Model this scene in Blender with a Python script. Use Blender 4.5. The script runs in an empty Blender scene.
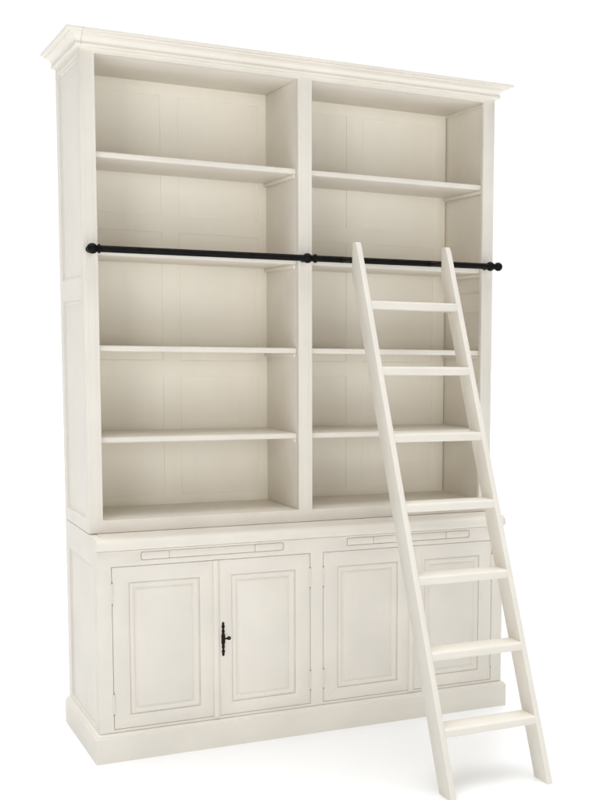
import bpy, bmesh, math, random
from mathutils import Vector, Matrix
random.seed(4)
S = bpy.context.scene
COL = S.collection

# ------------------------------------------------------------------ sizes (metres)
W, D = 1.4653, 0.4046            # bookcase width, depth of the upper half
ZS, ZB, ZO, ZT = 0.725, 0.768, 0.0, 0.0
ZO, ZT = 2.232, 2.250            # ceiling of the shelves, underside of the cornice
P = 0.108                        # how far the base stands forward of the upper half
ST = 0.045                       # front stiles
YB = 0.339                       # face of the back panelling
DV0, DV1 = 0.7082, 0.7573        # divider

# ------------------------------------------------------------------ materials
def nodes(m):
    m.use_nodes = True
    return m.node_tree.nodes, m.node_tree.links

def paint(name, base, scale, rough=0.46, bump=0.13, var=0.045, seed=0.0, glaze=0.07):
    """hand painted wood: long grain under the paint, faint mottling and a thin antique glaze"""
    m = bpy.data.materials.new(name); n, l = nodes(m); b = n['Principled BSDF']
    tc = n.new('ShaderNodeTexCoord'); mp = n.new('ShaderNodeMapping'); mp.inputs['Scale'].default_value = scale
    mp.inputs['Location'].default_value = (seed, seed*.7, seed*.3)
    l.new(tc.outputs['Object'], mp.inputs['Vector'])
    g = n.new('ShaderNodeTexNoise'); g.inputs['Scale'].default_value = 1.0; g.inputs['Detail'].default_value = 5; g.inputs['Roughness'].default_value = .6
    l.new(mp.outputs[0], g.inputs['Vector'])
    big = n.new('ShaderNodeTexNoise'); big.inputs['Scale'].default_value = 5.5; big.inputs['Detail'].default_value = 4
    l.new(tc.outputs['Object'], big.inputs['Vector'])
    fine = n.new('ShaderNodeTexNoise'); fine.inputs['Scale'].default_value = 260; fine.inputs['Detail'].default_value = 2
    l.new(tc.outputs['Object'], fine.inputs['Vector'])
    r1 = n.new('ShaderNodeMapRange'); r1.inputs[1].default_value = .3; r1.inputs[2].default_value = .7
    r1.inputs[3].default_value = 1-var; r1.inputs[4].default_value = 1+var*.6
    l.new(big.outputs['Fac'], r1.inputs[0])
    r2 = n.new('ShaderNodeMapRange'); r2.inputs[1].default_value = .3; r2.inputs[2].default_value = .75
    r2.inputs[3].default_value = 0; r2.inputs[4].default_value = glaze
    l.new(g.outputs['Fac'], r2.inputs[0])
    mix = n.new('ShaderNodeMix'); mix.data_type = 'RGBA'
    mix.inputs['A'].default_value = (*base, 1)
    mix.inputs['B'].default_value = (base[0]*.80, base[1]*.77, base[2]*.70, 1)
    l.new(r2.outputs[0], mix.inputs['Factor'])
    sc = n.new('ShaderNodeVectorMath'); sc.operation = 'SCALE'
    l.new(mix.outputs['Result'], sc.inputs[0]); l.new(r1.outputs[0], sc.inputs['Scale'])
    l.new(sc.outputs[0], b.inputs['Base Color'])
    add = n.new('ShaderNodeMath'); add.operation = 'ADD'
    f2 = n.new('ShaderNodeMath'); f2.operation = 'MULTIPLY'; f2.inputs[1].default_value = .35
    l.new(fine.outputs['Fac'], f2.inputs[0]); l.new(g.outputs['Fac'], add.inputs[0]); l.new(f2.outputs[0], add.inputs[1])
    bp = n.new('ShaderNodeBump'); bp.inputs['Strength'].default_value = bump; bp.inputs['Distance'].default_value = .004
    l.new(add.outputs[0], bp.inputs['Height']); l.new(bp.outputs[0], b.inputs['Normal'])
    rr = n.new('ShaderNodeMapRange'); rr.inputs[3].default_value = rough-.06; rr.inputs[4].default_value = rough+.08
    l.new(big.outputs['Fac'], rr.inputs[0]); l.new(rr.outputs[0], b.inputs['Roughness'])
    b.inputs['Specular IOR Level'].default_value = .35
    return m

CREAM = (.776,.734,.662)
BACK_LIFTED = (.885,.850,.768)  # cream lightened so the colour stands in for light inside the bays
M_UP = paint('cream_paint_upright_grain', CREAM, (45, 45, 2.2))
M_AC = paint('cream_paint_crosswise_grain', CREAM, (2.2, 45, 45), bump=.04, seed=3)
M_DP = paint('cream_paint_depth_grain', CREAM, (45, 2.2, 45), seed=5)
M_BK = paint('light_lifted_cream_back_boards', BACK_LIFTED, (40, 40, 1.8), rough=.6, var=.02, seed=7, glaze=.07)
M_LD = paint('ivory_paint_ladder_wood', (0.785, 0.748, 0.676), (60, 30, 2.5), rough=.5, bump=.14, seed=11, glaze=.14)
M_LS = paint('ivory_paint_ladder_step', (0.785, 0.748, 0.676), (2.5, 60, 60), rough=.5, bump=.14, seed=13, glaze=.14)

def metal(name, base, rough, met, bump, bs):
    m = bpy.data.materials.new(name); n, l = nodes(m); b = n['Principled BSDF']
    tc = n.new('ShaderNodeTexCoord'); t = n.new('ShaderNodeTexNoise'); t.inputs['Scale'].default_value = bs; t.inputs['Detail'].default_value = 4
    l.new(tc.outputs['Object'], t.inputs['Vector'])
    cr = n.new('ShaderNodeValToRGB'); cr.color_ramp.elements[0].color = (*[c*.6 for c in base], 1); cr.color_ramp.elements[1].color = (*[c*1.7 for c in base], 1)
    cr.color_ramp.elements[0].position = .35; cr.color_ramp.elements[1].position = .75
    l.new(t.outputs['Fac'], cr.inputs[0]); l.new(cr.outputs[0], b.inputs['Base Color'])
    bp = n.new('ShaderNodeBump'); bp.inputs['Strength'].default_value = bump; bp.inputs['Distance'].default_value = .002
    l.new(t.outputs['Fac'], bp.inputs['Height']); l.new(bp.outputs[0], b.inputs['Normal'])
    b.inputs['Roughness'].default_value = rough; b.inputs['Metallic'].default_value = met
    b.inputs['Specular IOR Level'].default_value = .12
    return m
M_BLACK = metal('black_lacquered_iron', (0.0045, 0.004, 0.0036), .5, 0.0, .15, 60)
M_KEY = metal('dark_bronze', (0.020, 0.013, 0.008), .5, 0.3, .5, 220)
M_PIN = metal('tarnished_hinge_pin', (0.38, 0.33, 0.25), .55, 0.3, .3, 300)

mf = bpy.data.materials.new('white_studio_floor'); n, l = nodes(mf); b = n['Principled BSDF']
tc = n.new('ShaderNodeTexCoord'); t = n.new('ShaderNodeTexNoise'); t.inputs['Scale'].default_value = 3
l.new(tc.outputs['Object'], t.inputs['Vector'])
mr = n.new('ShaderNodeMapRange'); mr.inputs[3].default_value = .965; mr.inputs[4].default_value = .98
l.new(t.outputs['Fac'], mr.inputs[0]); sc = n.new('ShaderNodeVectorMath'); sc.operation = 'SCALE'; sc.inputs[0].default_value = (.985, 1.0, 1.015)
l.new(mr.outputs[0], sc.inputs['Scale']); l.new(sc.outputs[0], b.inputs['Base Color'])
b.inputs['Roughness'].default_value = .42; b.inputs['Specular IOR Level'].default_value = 1.0

# ------------------------------------------------------------------ helpers
def empty(name, loc, label, cat):
    o = bpy.data.objects.new(name, None); COL.objects.link(o); o.location = loc; o.empty_display_size = .1
    o['label'] = label; o['category'] = cat
    return o

def obj(name, bm, mat, parent=None, bevel=.0011, smooth=True, seg=2):
    """ONE mesh object, world coordinates, edges eased"""
    bmesh.ops.remove_doubles(bm, verts=bm.verts, dist=1e-6)
    bmesh.ops.recalc_face_normals(bm, faces=bm.faces)
    if bevel:
        es = [e for e in bm.edges if len(e.link_faces) == 2 and e.calc_face_angle(0) > math.radians(50)]
        if es: bmesh.ops.bevel(bm, geom=es, offset=bevel, segments=seg, profile=.5, affect='EDGES', clamp_overlap=True)
    me = bpy.data.meshes.new(name); bm.to_mesh(me); bm.free()
    me.materials.append(mat)
    o = bpy.data.objects.new(name, me); COL.objects.link(o)
    if smooth:
        for p in me.polygons: p.use_smooth = True
        try: me.set_sharp_from_angle(angle=math.radians(32))
        except Exception: pass
    if parent is not None:
        off = Vector((0, 0, 0)); q = parent
        while q is not None:
            if q.type == 'EMPTY': off += q.location
            q = q.parent
        o.parent = parent
        if parent.type == 'EMPTY': me.transform(Matrix.Translation(-off)); me['off'] = tuple(off)
        else: me.transform(Matrix.Translation(-off))
    return o

def box(bm, x0, x1, y0, y1, z0, z1):
    v = [bm.verts.new((x, y, z)) for x in (x0, x1) for y in (y0, y1) for z in (z0, z1)]
    for f in ((0,1,3,2),(4,6,7,5),(0,4,5,1),(2,3,7,6),(0,2,6,4),(1,5,7,3)):
        bm.faces.new([v[i] for i in f])

FRONT = lambda u, v, w: (u, w, v)        # u along x, v up, w into the depth
LEFT  = lambda u, v, w: (w, u, v)        # u along y, v up, w to the right
def rect(u0, u1, v0, v1): return [(u0, v0), (u1, v0), (u1, v1), (u0, v1)]
def rrect(u0, u1, v0, v1, r, k=5):
    out = []
    for cx, cy, a in ((u1-r, v0+r, -90), (u1-r, v1-r, 0), (u0+r, v1-r, 90), (u0+r, v0+r, 180)):
        for i in range(k+1):
            t = math.radians(a + 90*i/k); out.append((cx+r*math.cos(t), cy+r*math.sin(t)))
    return out

def plate(bm, mp, outline, holes, w0, w1):
    """a board with openings cut through it"""
    es = []
    for loop in [outline]+list(holes):
        vs = [bm.verts.new(mp(u, v, w0)) for u, v in loop]
        es += [bm.edges.new((vs[i], vs[(i+1) % len(vs)])) for i in range(len(vs))]
    r = bmesh.ops.triangle_fill(bm, use_beauty=True, use_dissolve=False, edges=es)
    fs = [g for g in r['geom'] if isinstance(g, bmesh.types.BMFace)]
    e = bmesh.ops.extrude_face_region(bm, geom=fs)
    d = Vector(mp(0, 0, w1)) - Vector(mp(0, 0, w0))
    bmesh.ops.translate(bm, vec=d, verts=[g for g in e['geom'] if isinstance(g, bmesh.types.BMVert)])

def ring_panel(bm, mp, u0, u1, v0, v1, prof, face, back, sgn=1):
    """an inset panel: prof = (inset from the opening, depth below the face), mitred round the opening, flat field inside"""
    loops = []
    for ins, dep in prof:
        loops.append([bm.verts.new(mp(u, v, face+sgn*dep)) for u, v in rect(u0+ins, u1-ins, v0+ins, v1-ins)])
    for a, c in zip(loops, loops[1:]):
        for i in range(4): bm.faces.new((a[i], a[(i+1) % 4], c[(i+1) % 4], c[i]))
    bm.faces.new(loops[-1])
    bk = [bm.verts.new(mp(u, v, back)) for u, v in rect(u0+prof[0][0], u1-prof[0][0], v0+prof[0][0], v1-prof[0][0])]
    for i in range(4): bm.faces.new((loops[0][i], bk[i], bk[(i+1) % 4], loops[0][(i+1) % 4]))
    bm.faces.new(bk[::-1])

def sweep(bm, path, prof, cap=True):
    """path: list of (x, y, nx, ny) mitre stations; prof: closed list of (out, z)"""
    rows = [[bm.verts.new((x+o*nx, y+o*ny, z)) for o, z in prof] for x, y, nx, ny in path]
    k = len(prof)
    for a, c in zip(rows, rows[1:]):
        for i in range(k): bm.faces.new((a[i], c[i], c[(i+1) % k], a[(i+1) % k]))
    if cap:
        bm.faces.new(rows[0][::-1]); bm.faces.new(rows[-1])

def prism_x(bm, pts, x0, x1):
    a = [bm.verts.new((x0, y, z)) for y, z in pts]; c = [bm.verts.new((x1, y, z)) for y, z in pts]
    k = len(pts)
    bm.faces.new(a[::-1]); bm.faces.new(c)
    for i in range(k): bm.faces.new((a[i], a[(i+1) % k], c[(i+1) % k], c[i]))

def lathe(bm, p0, axis, prof, seg=28):
    """prof: (distance along axis, radius)"""
    ax = Vector(axis).normalized(); t = ax.orthogonal().normalized(); s = ax.cross(t)
    rows = []
    for h, r in prof:
        c = Vector(p0)+ax*h
        rows.append([bm.verts.new(c + (t*math.cos(2*math.pi*i/seg)+s*math.sin(2*math.pi*i/seg))*max(r, 1e-5)) for i in range(seg)])
    for a, c in zip(rows, rows[1:]):
        for i in range(seg): bm.faces.new((a[i], a[(i+1) % seg], c[(i+1) % seg], c[i]))
    bm.faces.new(rows[0][::-1]); bm.faces.new(rows[-1])
def ball(r, k=12, sq=1.0, c=0.0):
    return [(c-sq*r*math.cos(math.pi*i/k), r*math.sin(math.pi*i/k)) for i in range(k+1)]

# ================================================================== THE BOOKCASE
case = empty('bookcase', (W/2, D/2, 0), 'tall cream painted bookcase with open shelves, four cupboard doors and a black ladder rail', 'bookcase')

# -- upper sides: frame and two sunk panels each
PROF_SIDE = [(-.0002, .0045), (.003, .0035), (.008, .0048), (.0085, .0068), (.012, .0068)]
PANZ = [(.772, 1.473), (1.545, 2.225)]
for left in (True, False):
    x0, x1 = (0, .030) if left else (W-.030, W)
    bm = bmesh.new()
    plate(bm, LEFT, rect(.0199, D, ZS+.0012, ZT-.0008), [rect(.048, .358, a, c) for a, c in PANZ], x0, x1)
    sp = obj('side_panel', bm, M_UP, case)
    for a, c in PANZ:
        bm = bmesh.new()
        f = x0 if left else x1
        ring_panel(bm, LEFT, .048, .358, a, c, PROF_SIDE, f, f+(.0245 if left else -.0245), 1 if left else -1)
        obj('recessed_panel', bm, M_UP, sp, bevel=.0004, seg=1)

# -- back panelling: frame with sunk panels in both bays
cols = [(.078, .330), (.392, .676), (.792, 1.022), (1.088, 1.384)]
rows = [(.800, 1.224), (1.279, 1.725), (1.782, 2.190)]
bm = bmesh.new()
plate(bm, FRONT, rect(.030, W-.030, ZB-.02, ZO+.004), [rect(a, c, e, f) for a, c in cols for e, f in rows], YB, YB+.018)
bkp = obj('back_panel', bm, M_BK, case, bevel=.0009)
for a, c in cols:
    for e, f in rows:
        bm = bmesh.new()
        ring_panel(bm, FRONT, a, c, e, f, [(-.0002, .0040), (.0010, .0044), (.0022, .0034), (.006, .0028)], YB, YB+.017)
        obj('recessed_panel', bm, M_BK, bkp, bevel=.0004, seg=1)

# -- divider, ceiling board, bottom board, front uprights
bm = bmesh.new(); box(bm, DV0+.0008, DV1-.0008, .0205, YB-.0006, ZB+.0005, ZO-.0005); obj('divider', bm, M_UP, case)
bm = bmesh.new(); box(bm, .0305, W-.0305, .0205, YB+.018, ZO, ZO+.016); obj('top_board', bm, M_AC, case)
bm = bmesh.new(); box(bm, .0305, W-.0305, .0205, YB-.0006, ZB-.022, ZB-.0004); obj('bottom_board', bm, M_AC, case)
bm = bmesh.new()
plate(bm, FRONT, rect(0, W, ZS+.0012, ZT-.0008), [rect(ST, DV0, ZB, ZO), rect(DV1, W-ST, ZB, ZO)], 0, .020)
ff = obj('face_frame', bm, M_UP, case, bevel=.0014)
# fine bead lines run down the three uprights
for xa, xb in ((0, ST), (DV0, DV1), (W-ST, W)):
    bm = bmesh.new()
    for s in (xa+.0115, xb-.0115):
        lathe(bm, (s, .0004, ZB+.004), (0, 0, 1), [(0, .0012), (ZO-ZB-.008, .0012)], 8)
    obj('bead_moulding', bm, M_UP, ff, bevel=0)

# -- shelves, four in each bay, each on two cleats
SH = [1.938, 1.634, 1.330, 1.035]
bays = [(.0305, DV0+.0003), (DV1-.0003, W-.0305)]
for xa, xb in bays:
    for z in SH:
        bm = bmesh.new()
        th = .0185
        a, c = xa+.0007, xb-.0007
        r = .005
        pts = [(YB-.0008, z-th), (YB-.0008, z)] + [(.0225+r-r*math.sin(math.radians(t)), z-r+r*math.cos(math.radians(t))) for t in range(0, 91, 15)] \
            + [(.0225+r-r*math.cos(math.radians(t)), z-th+r-r*math.sin(math.radians(t))) for t in range(0, 91, 15)]
        prism_x(bm, pts, a, c)
        sh = obj('shelf', bm, M_AC, case, bevel=0)
        for x in (xa+.0006, xb-.0096):
            bm = bmesh.new(); box(bm, x, x+.009, .026, YB-.001, z-th-.0135, z-th-.0004)
            obj('shelf_cleat', bm, M_DP, sh)

# -- cornice: mitred crown with a butt joint just round the front corner
OX, OY = .046, .060
CP = [(0, ZT-.004), (.20, ZT-.004), (.265, ZT-.002), (.30, ZT+.002), (.285, ZT+.0065), (.25, ZT+.008), (.25, ZT+.0105), (.275, ZT+.0155), (.34, ZT+.0205), (.46, ZT+.0250), (.60, ZT+.0278), (.72, ZT+.0290),
      (.72, ZT+.0325), (.93, ZT+.0345), (.975, ZT+.0350), (1.0, ZT+.0372), (1.0, ZT+.0425), (.985, ZT+.0437), (0, ZT+.0437)]
def crown(path):
    bm = bmesh.new(); sweep(bm, path, CP); return bm
J = .0004
side_stop = .004
bmL = crown([(0, D, -OX, 0), (0, 0, -OX, -OY), (side_stop-J, 0, 0, -OY)])
co = obj('cornice', bmL, M_AC, case, bevel=0)
bm = crown([(side_stop+J, 0, 0, -OY), (W, 0, OX, -OY), (W, D, OX, 0)])
obj('cornice_moulding', bm, M_AC, co, bevel=0)
bm = bmesh.new(); box(bm, .001, W-.001, .001, D-.001, ZT+.0002, ZT+.0395); obj('cornice_cover_board', bm, M_AC, co)

# -- base: sides with one sunk panel each
for left in (True, False):
    x0, x1 = (0, .024) if left else (W-.024, W)
    bm = bmesh.new()
    plate(bm, LEFT, rect(-P+.0219, D, .006, ZS-.0008), [rect(-.046, .350, .108, .632)], x0, x1)
    for v in bm.verts:
        if v.co.z > .7 and v.co.y < 0: v.co.z = ZS-.0022
    sp = obj('base_side', bm, M_UP, case)
    bm = bmesh.new(); f = x0 if left else x1
    ring_panel(bm, LEFT, -.046, .350, .108, .632, PROF_SIDE, f, f+(.018 if left else -.018), 1 if left else -1)
    obj('recessed_panel', bm, M_UP, sp, bevel=.0004, seg=1)

# -- counter: board with a thumb-nail front edge
pts = [(-.0862, ZS-.002), (-.088, ZS-.002)]
for t in range(0, 91, 10):
    a = math.radians(t); pts.append((-.096-.026*math.sin(a), ZS-.0285+.0260*math.cos(a)))
pts += [(-.1215, ZS-.034), (-.1155, ZS-.036), (-.114, ZS-.0405), (-.1085, ZS-.0415), (-.0862, ZS-.0415)]
bm = bmesh.new(); prism_x(bm, pts, 0, W+.0045)
prism_x(bm, [(D-.02, ZS-.028), (D-.02, ZS-.0001), (-.006, ZS-.0001), (-.0860, ZS-.0021), (-.0860, ZS-.028)], .0243, W-.0243)
obj('counter_top', bm, M_AC, case, bevel=0)

# -- base front frame with openings for the doors and the two slides
ZD0, ZD1 = .103, .632
trays = [(.138, .614, .230, .513), (.843, 1.324, .945, 1.228)]
bm = bmesh.new()
holes = [rect(ST, DV0+.0008, ZD0, ZD1), rect(DV1-.002, W-ST, ZD0, ZD1)] + [rrect(a, c, .6485, .6760, .006) for a, c, _, _ in trays]
plate(bm, FRONT, rect(0, W, .0935, ZS-.0425), holes, -P, -P+.0055)
RB = .0045
plate(bm, FRONT, rect(0, W, .0935, ZS-.0425), [rect(ST+RB, DV0+.0008-RB, ZD0+RB, ZD1-RB), rect(DV1-.002+RB, W-ST-RB, ZD0+RB, ZD1-RB)], -P+.0056, -P+.0215)
obj('base_front_frame', bm, M_UP, case, bevel=.0012)
bm = bmesh.new(); box(bm, .0245, W-.0245, -P+.023, -P+.030, .640, .682); obj('slide_housing', bm, M_UP, case)
for a, c, d0, d1 in trays:
    bm = bmesh.new(); plate(bm, FRONT, rrect(d0, d1, .6503, .6742, .0008), [], -P+.0012, -P+.0050)
    tr = obj('pull_out_slide', bm, M_AC, case, bevel=.0009)
    for e, f in ((a+.0017, d0-.0014), (d1+.0014, c-.0017)):
        bm = bmesh.new(); plate(bm, FRONT, rrect(e, f, .6503, .6742, .0050), [], -P+.0004, -P+.0050)
        obj('slide_end_block', bm, M_AC, tr, bevel=.0009)

# -- base carcass (behind the doors)
bm = bmesh.new(); box(bm, .0245, W-.0245, -P+.030, D-.012, .070, .0925); obj('base_floor', bm, M_AC, case)
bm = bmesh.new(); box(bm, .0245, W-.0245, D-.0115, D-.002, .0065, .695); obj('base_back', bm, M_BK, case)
bm = bmesh.new(); box(bm, .720, .745, -P+.0305, D-.0120, .093, .639); obj('base_divider', bm, M_UP, case)

# -- doors
G = .0015
PROF_DOOR = [(-.0002, .0044), (.0014, .0046), (.0035, .0020), (.0075, .0004), (.0115, .0006), (.0165, .0034), (.0195, .0062), (.0225, .0062), (.0255, .0036), (.0300, .0018)]
doors = [(ST, .3730, 'l'), (.3865, DV0+.0008, 'r'), (DV1-.002, 1.0845, 'l'), (1.0980, W-ST, 'r')]
labels = [None]*4
door_objs = []
for i, (a, c, hs) in enumerate(doors):
    x0 = a+(G if hs == 'l' else 0); x1 = c-(G if hs == 'r' else 0)
    z0, z1 = ZD0+G, ZD1-G*1.2
    pu0, pu1 = (a+.053, c-.047) if hs == 'l' else (a+.046, c-.054)
    pv0, pv1 = z0+.042, z1-.051
    yf = -P+.0006
    bm = bmesh.new()
    plate(bm, FRONT, rect(x0, x1, z0, z1), [rrect(pu0, pu1, pv0, pv1, .0015, 2)], yf, yf+.0045)
    plate(bm, FRONT, rect(a+.006, c-.006, ZD0+.006, ZD1-.006), [rrect(pu0, pu1, pv0, pv1, .0015, 2)], yf+.0046, yf+.020)
    dr = obj('door', bm, M_UP, case, bevel=.0012)
    door_objs.append(dr)
    bm = bmesh.new(); ring_panel(bm, FRONT, pu0, pu1, pv0, pv1, PROF_DOOR, yf, yf+.017)
    obj('door_panel', bm, M_UP, dr, bevel=0)
    hx = a+G*.55 if hs == 'l' else c-G*.55
    for zc in (.547, .187):
        bm = bmesh.new()
        k = 5; L = .064
        prof = [(-L/2, .0030)]
        for j in range(k):
            s = -L/2+L*j/k; e = s+L/k
            prof += [(s+.0004, .0034), (e-.0006, .0034), (e-.0002, .0027)]
        lathe(bm, (hx, -P-.0008, zc), (0, 0, 1), prof, 14)
        obj('hinge', bm, M_UP, dr, bevel=0)
        for s in (-1, 1):
            bm = bmesh.new()
            lathe(bm, (hx, -P-.0008, zc+s*(L/2+.0032)), (0, 0, 1), ball(.0024, 8), 12)
            obj('hinge_pin', bm, M_PIN, dr, bevel=0)
    if hs == 'r':      # rounded closing strip on the meeting edge
        xc = (doors[i-1][1]+a)/2; w = (a-doors[i-1][1])/2+.0035
        bm = bmesh.new()
        pr = [(xc-w, -P+.0195)] + [(xc-w*math.cos(math.radians(t)), -P-.0012-.0062*math.sin(math.radians(t))) for t in range(0, 181, 15)] + [(xc+w, -P+.0195)]
        v0 = [bm.verts.new((x, y, ZD0+.0005)) for x, y in pr]; v1 = [bm.verts.new((x, y, z1+.0005)) for x, y in pr]
        bm.faces.new(v0); bm.faces.new(v1[::-1])
        for j in range(len(pr)): bm.faces.new((v0[j], v0[(j+1) % len(pr)], v1[(j+1) % len(pr)], v1[j]))
        obj('closing_strip', bm, M_UP, dr, bevel=0)
door_objs[1]['label'] = 'cupboard door with a dark bronze lock plate and key'

# -- lock plate and key on the second door
dr = door_objs[1]; kx = .4025; y = -P+.0006
bm = bmesh.new()
half = [(.0, .0060), (.010, .0066), (.016, .0056), (.020, .0036), (.024, .0048), (.028, .0052), (.032, .0034), (.035, .0030), (.039, .0048), (.043, .0054), (.047, .0042), (.050, .0036), (.0535, .0042), (.0565, .0026), (.058, .0008)]
prf = [(kx+w, .364+h) for h, w in half] + [(kx-w, .364+h) for h, w in half[::-1]] + [(kx-w, .364-h) for h, w in half[1:]] + [(kx+w, .364-h) for h, w in half[:0:-1]]
plate(bm, FRONT, prf, [], y-.0028, y-.0001)
lp = obj('lock_plate', bm, M_KEY, dr, bevel=.0006, seg=1)
bm = bmesh.new()
lathe(bm, (kx, y-.0030, .364), (0, 0, 1), [(-.046, .0008), (-.043, .0026), (-.038, .0034), (-.032, .0022), (-.024, .0034), (-.015, .0044), (0, .0052), (.015, .0044), (.024, .0032), (.032, .0022), (.038, .0032), (.043, .0026), (.046, .0008)], 14)
obj('lock_spindle', bm, M_KEY, dr, bevel=0)
bm = bmesh.new()
kd = Vector((.42, -1, .30)).normalized()
lathe(bm, (kx, y-.003, .364), kd, [(0, .0050), (.003, .0058), (.006, .0030), (.019, .0028), (.021, .0042), (.023, .0030), (.026, .0026)], 14)
# bow of the key: a flat oval loop
k = 22; c0 = Vector((kx, y-.003, .364))+kd*.0300; tx = kd; ty = kd.cross(Vector((1, 0, 0))).normalized()
rings = []
for i in range(k):
    a = 2*math.pi*i/k; cc = c0+tx*math.cos(a)*.0058+ty*math.sin(a)*.0036; nn = (tx*math.cos(a)+ty*math.sin(a)).normalized()
    rings.append([bm.verts.new(cc+nn*.0032*math.cos(b_)+tx.cross(ty)*.0026*math.sin(b_)) for b_ in [2*math.pi*j/8 for j in range(8)]])
for i in range(k):
    p, q = rings[i], rings[(i+1) % k]
    for j in range(8): bm.faces.new((p[j], p[(j+1) % 8], q[(j+1) % 8], q[j]))
obj('key', bm, M_KEY, dr, bevel=0)

# -- plinth
PQ = .0146
PP = [(-.010, 0.0), (PQ, 0.0), (PQ, .0800), (PQ-.0010, .0815), (PQ-.0035, .0822), (PQ-.0040, .0840), (PQ-.0055, .0875), (PQ-.0085, .0905), (.0008, .0925), (-.010, .0925)]
bm = bmesh.new()
sweep(bm, [(0, D, -1, 0), (0, -P, -1, -1), (W, -P, 1, -1), (W, D, 1, 0)], PP)
obj('plinth', bm, M_AC, case, bevel=0)

# -- ladder rail with its three brackets
RY, RR = -.046, .0106
za, zb = 1.6300, 1.6385
ra, rb = Vector((.020, RY, za)), Vector((1.462, RY, zb)); rd = (rb-ra).normalized()
at_x = lambda x: ra+rd*((x-ra.x)/rd.x)
bm = bmesh.new(); lathe(bm, ra, rd, [(0, RR), ((rb-ra).length, RR)], 32)
rail = obj('ladder_rail', bm, M_BLACK, case, bevel=0)
for x in (.019, .7235, 1.430):
    c = at_x(x); bm = bmesh.new()
    lathe(bm, c, rd, ball(.0168, 14), 28)
    lathe(bm, (c.x, .0003, c.z), (0, -1, 0), [(0, .0115), (.003, .0115), (.005, .0095), (.009, .0075), (.030, .0075)], 24)
    obj('rail_bracket', bm, M_BLACK, rail, bevel=0)
for x, r, sq in ((.0395, .0150, .45), (.7510, .0155, .55), (1.463, .0160, 1.0)):
    bm = bmesh.new(); lathe(bm, at_x(x), rd, ball(r, 12, sq), 28)
    obj('rail_collar' if x < 1.4 else 'rail_end_knob', bm, M_BLACK, rail, bevel=0)

# ================================================================== THE LADDER
XL, XR, TH, YF, DY, KL = .8398, 1.1921, .0183, -.9319, .0819, .4394
F = lambda z: YF+KL*z
lad = empty('library_ladder', ((XL+XR)/2, YF+.04, 0), 'ivory wooden ladder with seven steps leaning on the black rail of the bookcase', 'ladder')
ZL = 1.686
def rail_pts():
    pts = [(YF, .0), (F(ZL-.018), ZL-.018)]
    yb = -.158
    # rounded top
    for t in (20, 45, 70, 90):
        a = math.radians(t); pts.append((F(ZL-.018)+.010*math.sin(a)*1.0+.003, ZL-.012+.012*math.sin(a)))
    pts += [(yb-.006, ZL), (yb-.001, ZL-.003), (yb, ZL-.010), (yb, 1.600), (yb+.004, 1.582), (F(1.560)+DY, 1.560), (YF+DY, .0)]
    return pts
for x0 in (XL, XR-TH):
    bm = bmesh.new(); prism_x(bm, rail_pts(), x0, x0+TH)
    sr = obj('side_rail', bm, M_LD, lad, bevel=.0016)
    # iron hook reaching back over the rod
    bm = bmesh.new(); c = at_x(x0+TH/2)
    lathe(bm, (c.x, -.156, c.z-.003), (0, 1, 0), [(0, .0070), (.156+RY+.004, .0070)], 14)
    lathe(bm, c-rd*.006, rd, [(0, RR+.0001), (.0005, RR+.0004), (.0115, RR+.0004), (.012, RR+.0001)], 24)
    obj('rail_hook', bm, M_BLACK, sr, bevel=0)
for z in (1.4903, 1.2751, 1.0621, .8469, .6294, .4110, .1960):
    bm = bmesh.new(); t = .0275; y0 = F(z)-.006; y1 = F(z-t/2)+DY-.001; r = .008
    pts = [(y1, z-t), (y1, z)] + [(y0+r-r*math.sin(math.radians(a)), z-r+r*math.cos(math.radians(a))) for a in range(0, 91, 15)] \
        + [(y0+r-r*math.cos(math.radians(a)), z-t+r-r*math.sin(math.radians(a))) for a in range(0, 91, 15)]
    prism_x(bm, pts, XL+TH-.0003, XR-TH+.0003)
    obj('step', bm, M_LS, lad, bevel=0)

# ================================================================== FLOOR
bm = bmesh.new(); R = 60
vs = [bm.verts.new((x, y, 0)) for x, y in ((-R, -R), (R, -R), (R, R), (-R, R))]; bm.faces.new(vs)
fl = obj('floor', bm, mf, None, bevel=0, smooth=False); fl['kind'] = 'structure'

# ================================================================== LIGHT
W_FRONT, W_TOP, KEYP, FRONTP = .03, 2.95, 60, 52
w = bpy.data.worlds.new('World'); S.world = w; w.use_nodes = True
bg = w.node_tree.nodes['Background']
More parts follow.
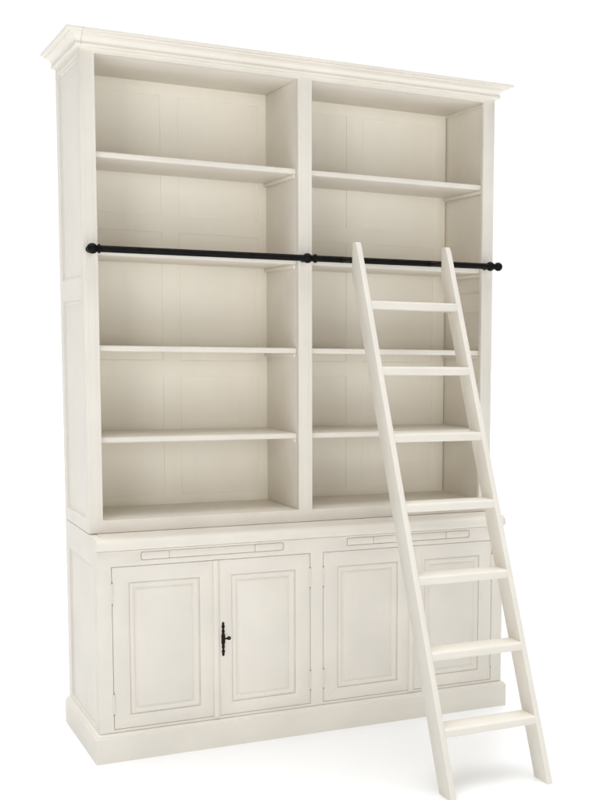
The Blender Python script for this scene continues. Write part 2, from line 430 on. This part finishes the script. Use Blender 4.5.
# world glow: white behind, brightness added overhead to whiten the floor, dim camera side
n, l = w.node_tree.nodes, w.node_tree.links
tc = n.new('ShaderNodeTexCoord'); sx = n.new('ShaderNodeSeparateXYZ'); l.new(tc.outputs['Generated'], sx.inputs[0])
a = n.new('ShaderNodeMapRange'); a.interpolation_type = 'SMOOTHSTEP'
a.inputs[1].default_value = .35; a.inputs[2].default_value = .72; a.inputs[3].default_value = W_FRONT; a.inputs[4].default_value = 1.05
l.new(sx.outputs['Y'], a.inputs[0])
z = n.new('ShaderNodeMapRange'); z.interpolation_type = 'SMOOTHSTEP'
z.inputs[1].default_value = .60; z.inputs[2].default_value = .95; z.inputs[3].default_value = 0; z.inputs[4].default_value = W_TOP
l.new(sx.outputs['Z'], z.inputs[0])
ad = n.new('ShaderNodeMath'); ad.operation = 'ADD'; l.new(a.outputs[0], ad.inputs[0]); l.new(z.outputs[0], ad.inputs[1])
l.new(ad.outputs[0], bg.inputs[1]); bg.inputs[0].default_value = (1, 1, 1, 1)
def area(name, loc, target, size, power, col=(1, .992, .98)):
    L = bpy.data.lights.new(name, 'AREA'); L.shape = 'RECTANGLE'; L.size, L.size_y = size; L.energy = power; L.color = col
    o = bpy.data.objects.new(name, L); COL.objects.link(o); o.location = loc
    o.rotation_euler = (Vector(target)-Vector(loc)).to_track_quat('-Z', 'Y').to_euler()
    return o
area('softbox_key', (-3.2, -5.2, 2.1), (.7, 0, 1.1), (1.6, 1.6), KEYP)
area('added_front_fill', (.55, -5.8, 1.5), (.8, 0, 1.2), (2.6, 2.0), FRONTP)  # unseen fill lamp, added to brighten the shelf bays

# ================================================================== CAMERA
f, px, py = 1243.8583, 214.9065, 80.7265
yaw, pitch, roll = .5224, -.1073, .0160
cam = bpy.data.cameras.new('camera'); co_ = bpy.data.objects.new('camera', cam); COL.objects.link(co_)
cy, sy, cp, sp_ = math.cos(yaw), math.sin(yaw), math.cos(pitch), math.sin(pitch)
fw = Vector((sy*cp, cy*cp, sp_)); rt = Vector((cy, -sy, 0)); up = rt.cross(fw)
c, s = math.cos(roll), math.sin(roll)
rt, up = rt*c+up*s, -rt*s+up*c
m = Matrix((rt, up, -fw)).transposed().to_4x4(); m.translation = (-.7887, -4.1062, 1.3467)
co_.matrix_world = m
cam.sensor_fit = 'HORIZONTAL'; cam.sensor_width = 36; cam.lens = f/600*36
cam.shift_x = -px/600; cam.shift_y = py/600
cam.clip_start = .05; cam.clip_end = 300
S.camera = co_
S.view_settings.view_transform = 'Standard'; S.view_settings.look = 'None'; S.view_settings.exposure = 0; S.view_settings.gamma = 1
S.render.resolution_x, S.render.resolution_y = 768, 1024
S.render.engine = 'CYCLES'
S.cycles.max_bounces = 14; S.cycles.diffuse_bounces = 12; S.cycles.glossy_bounces = 4
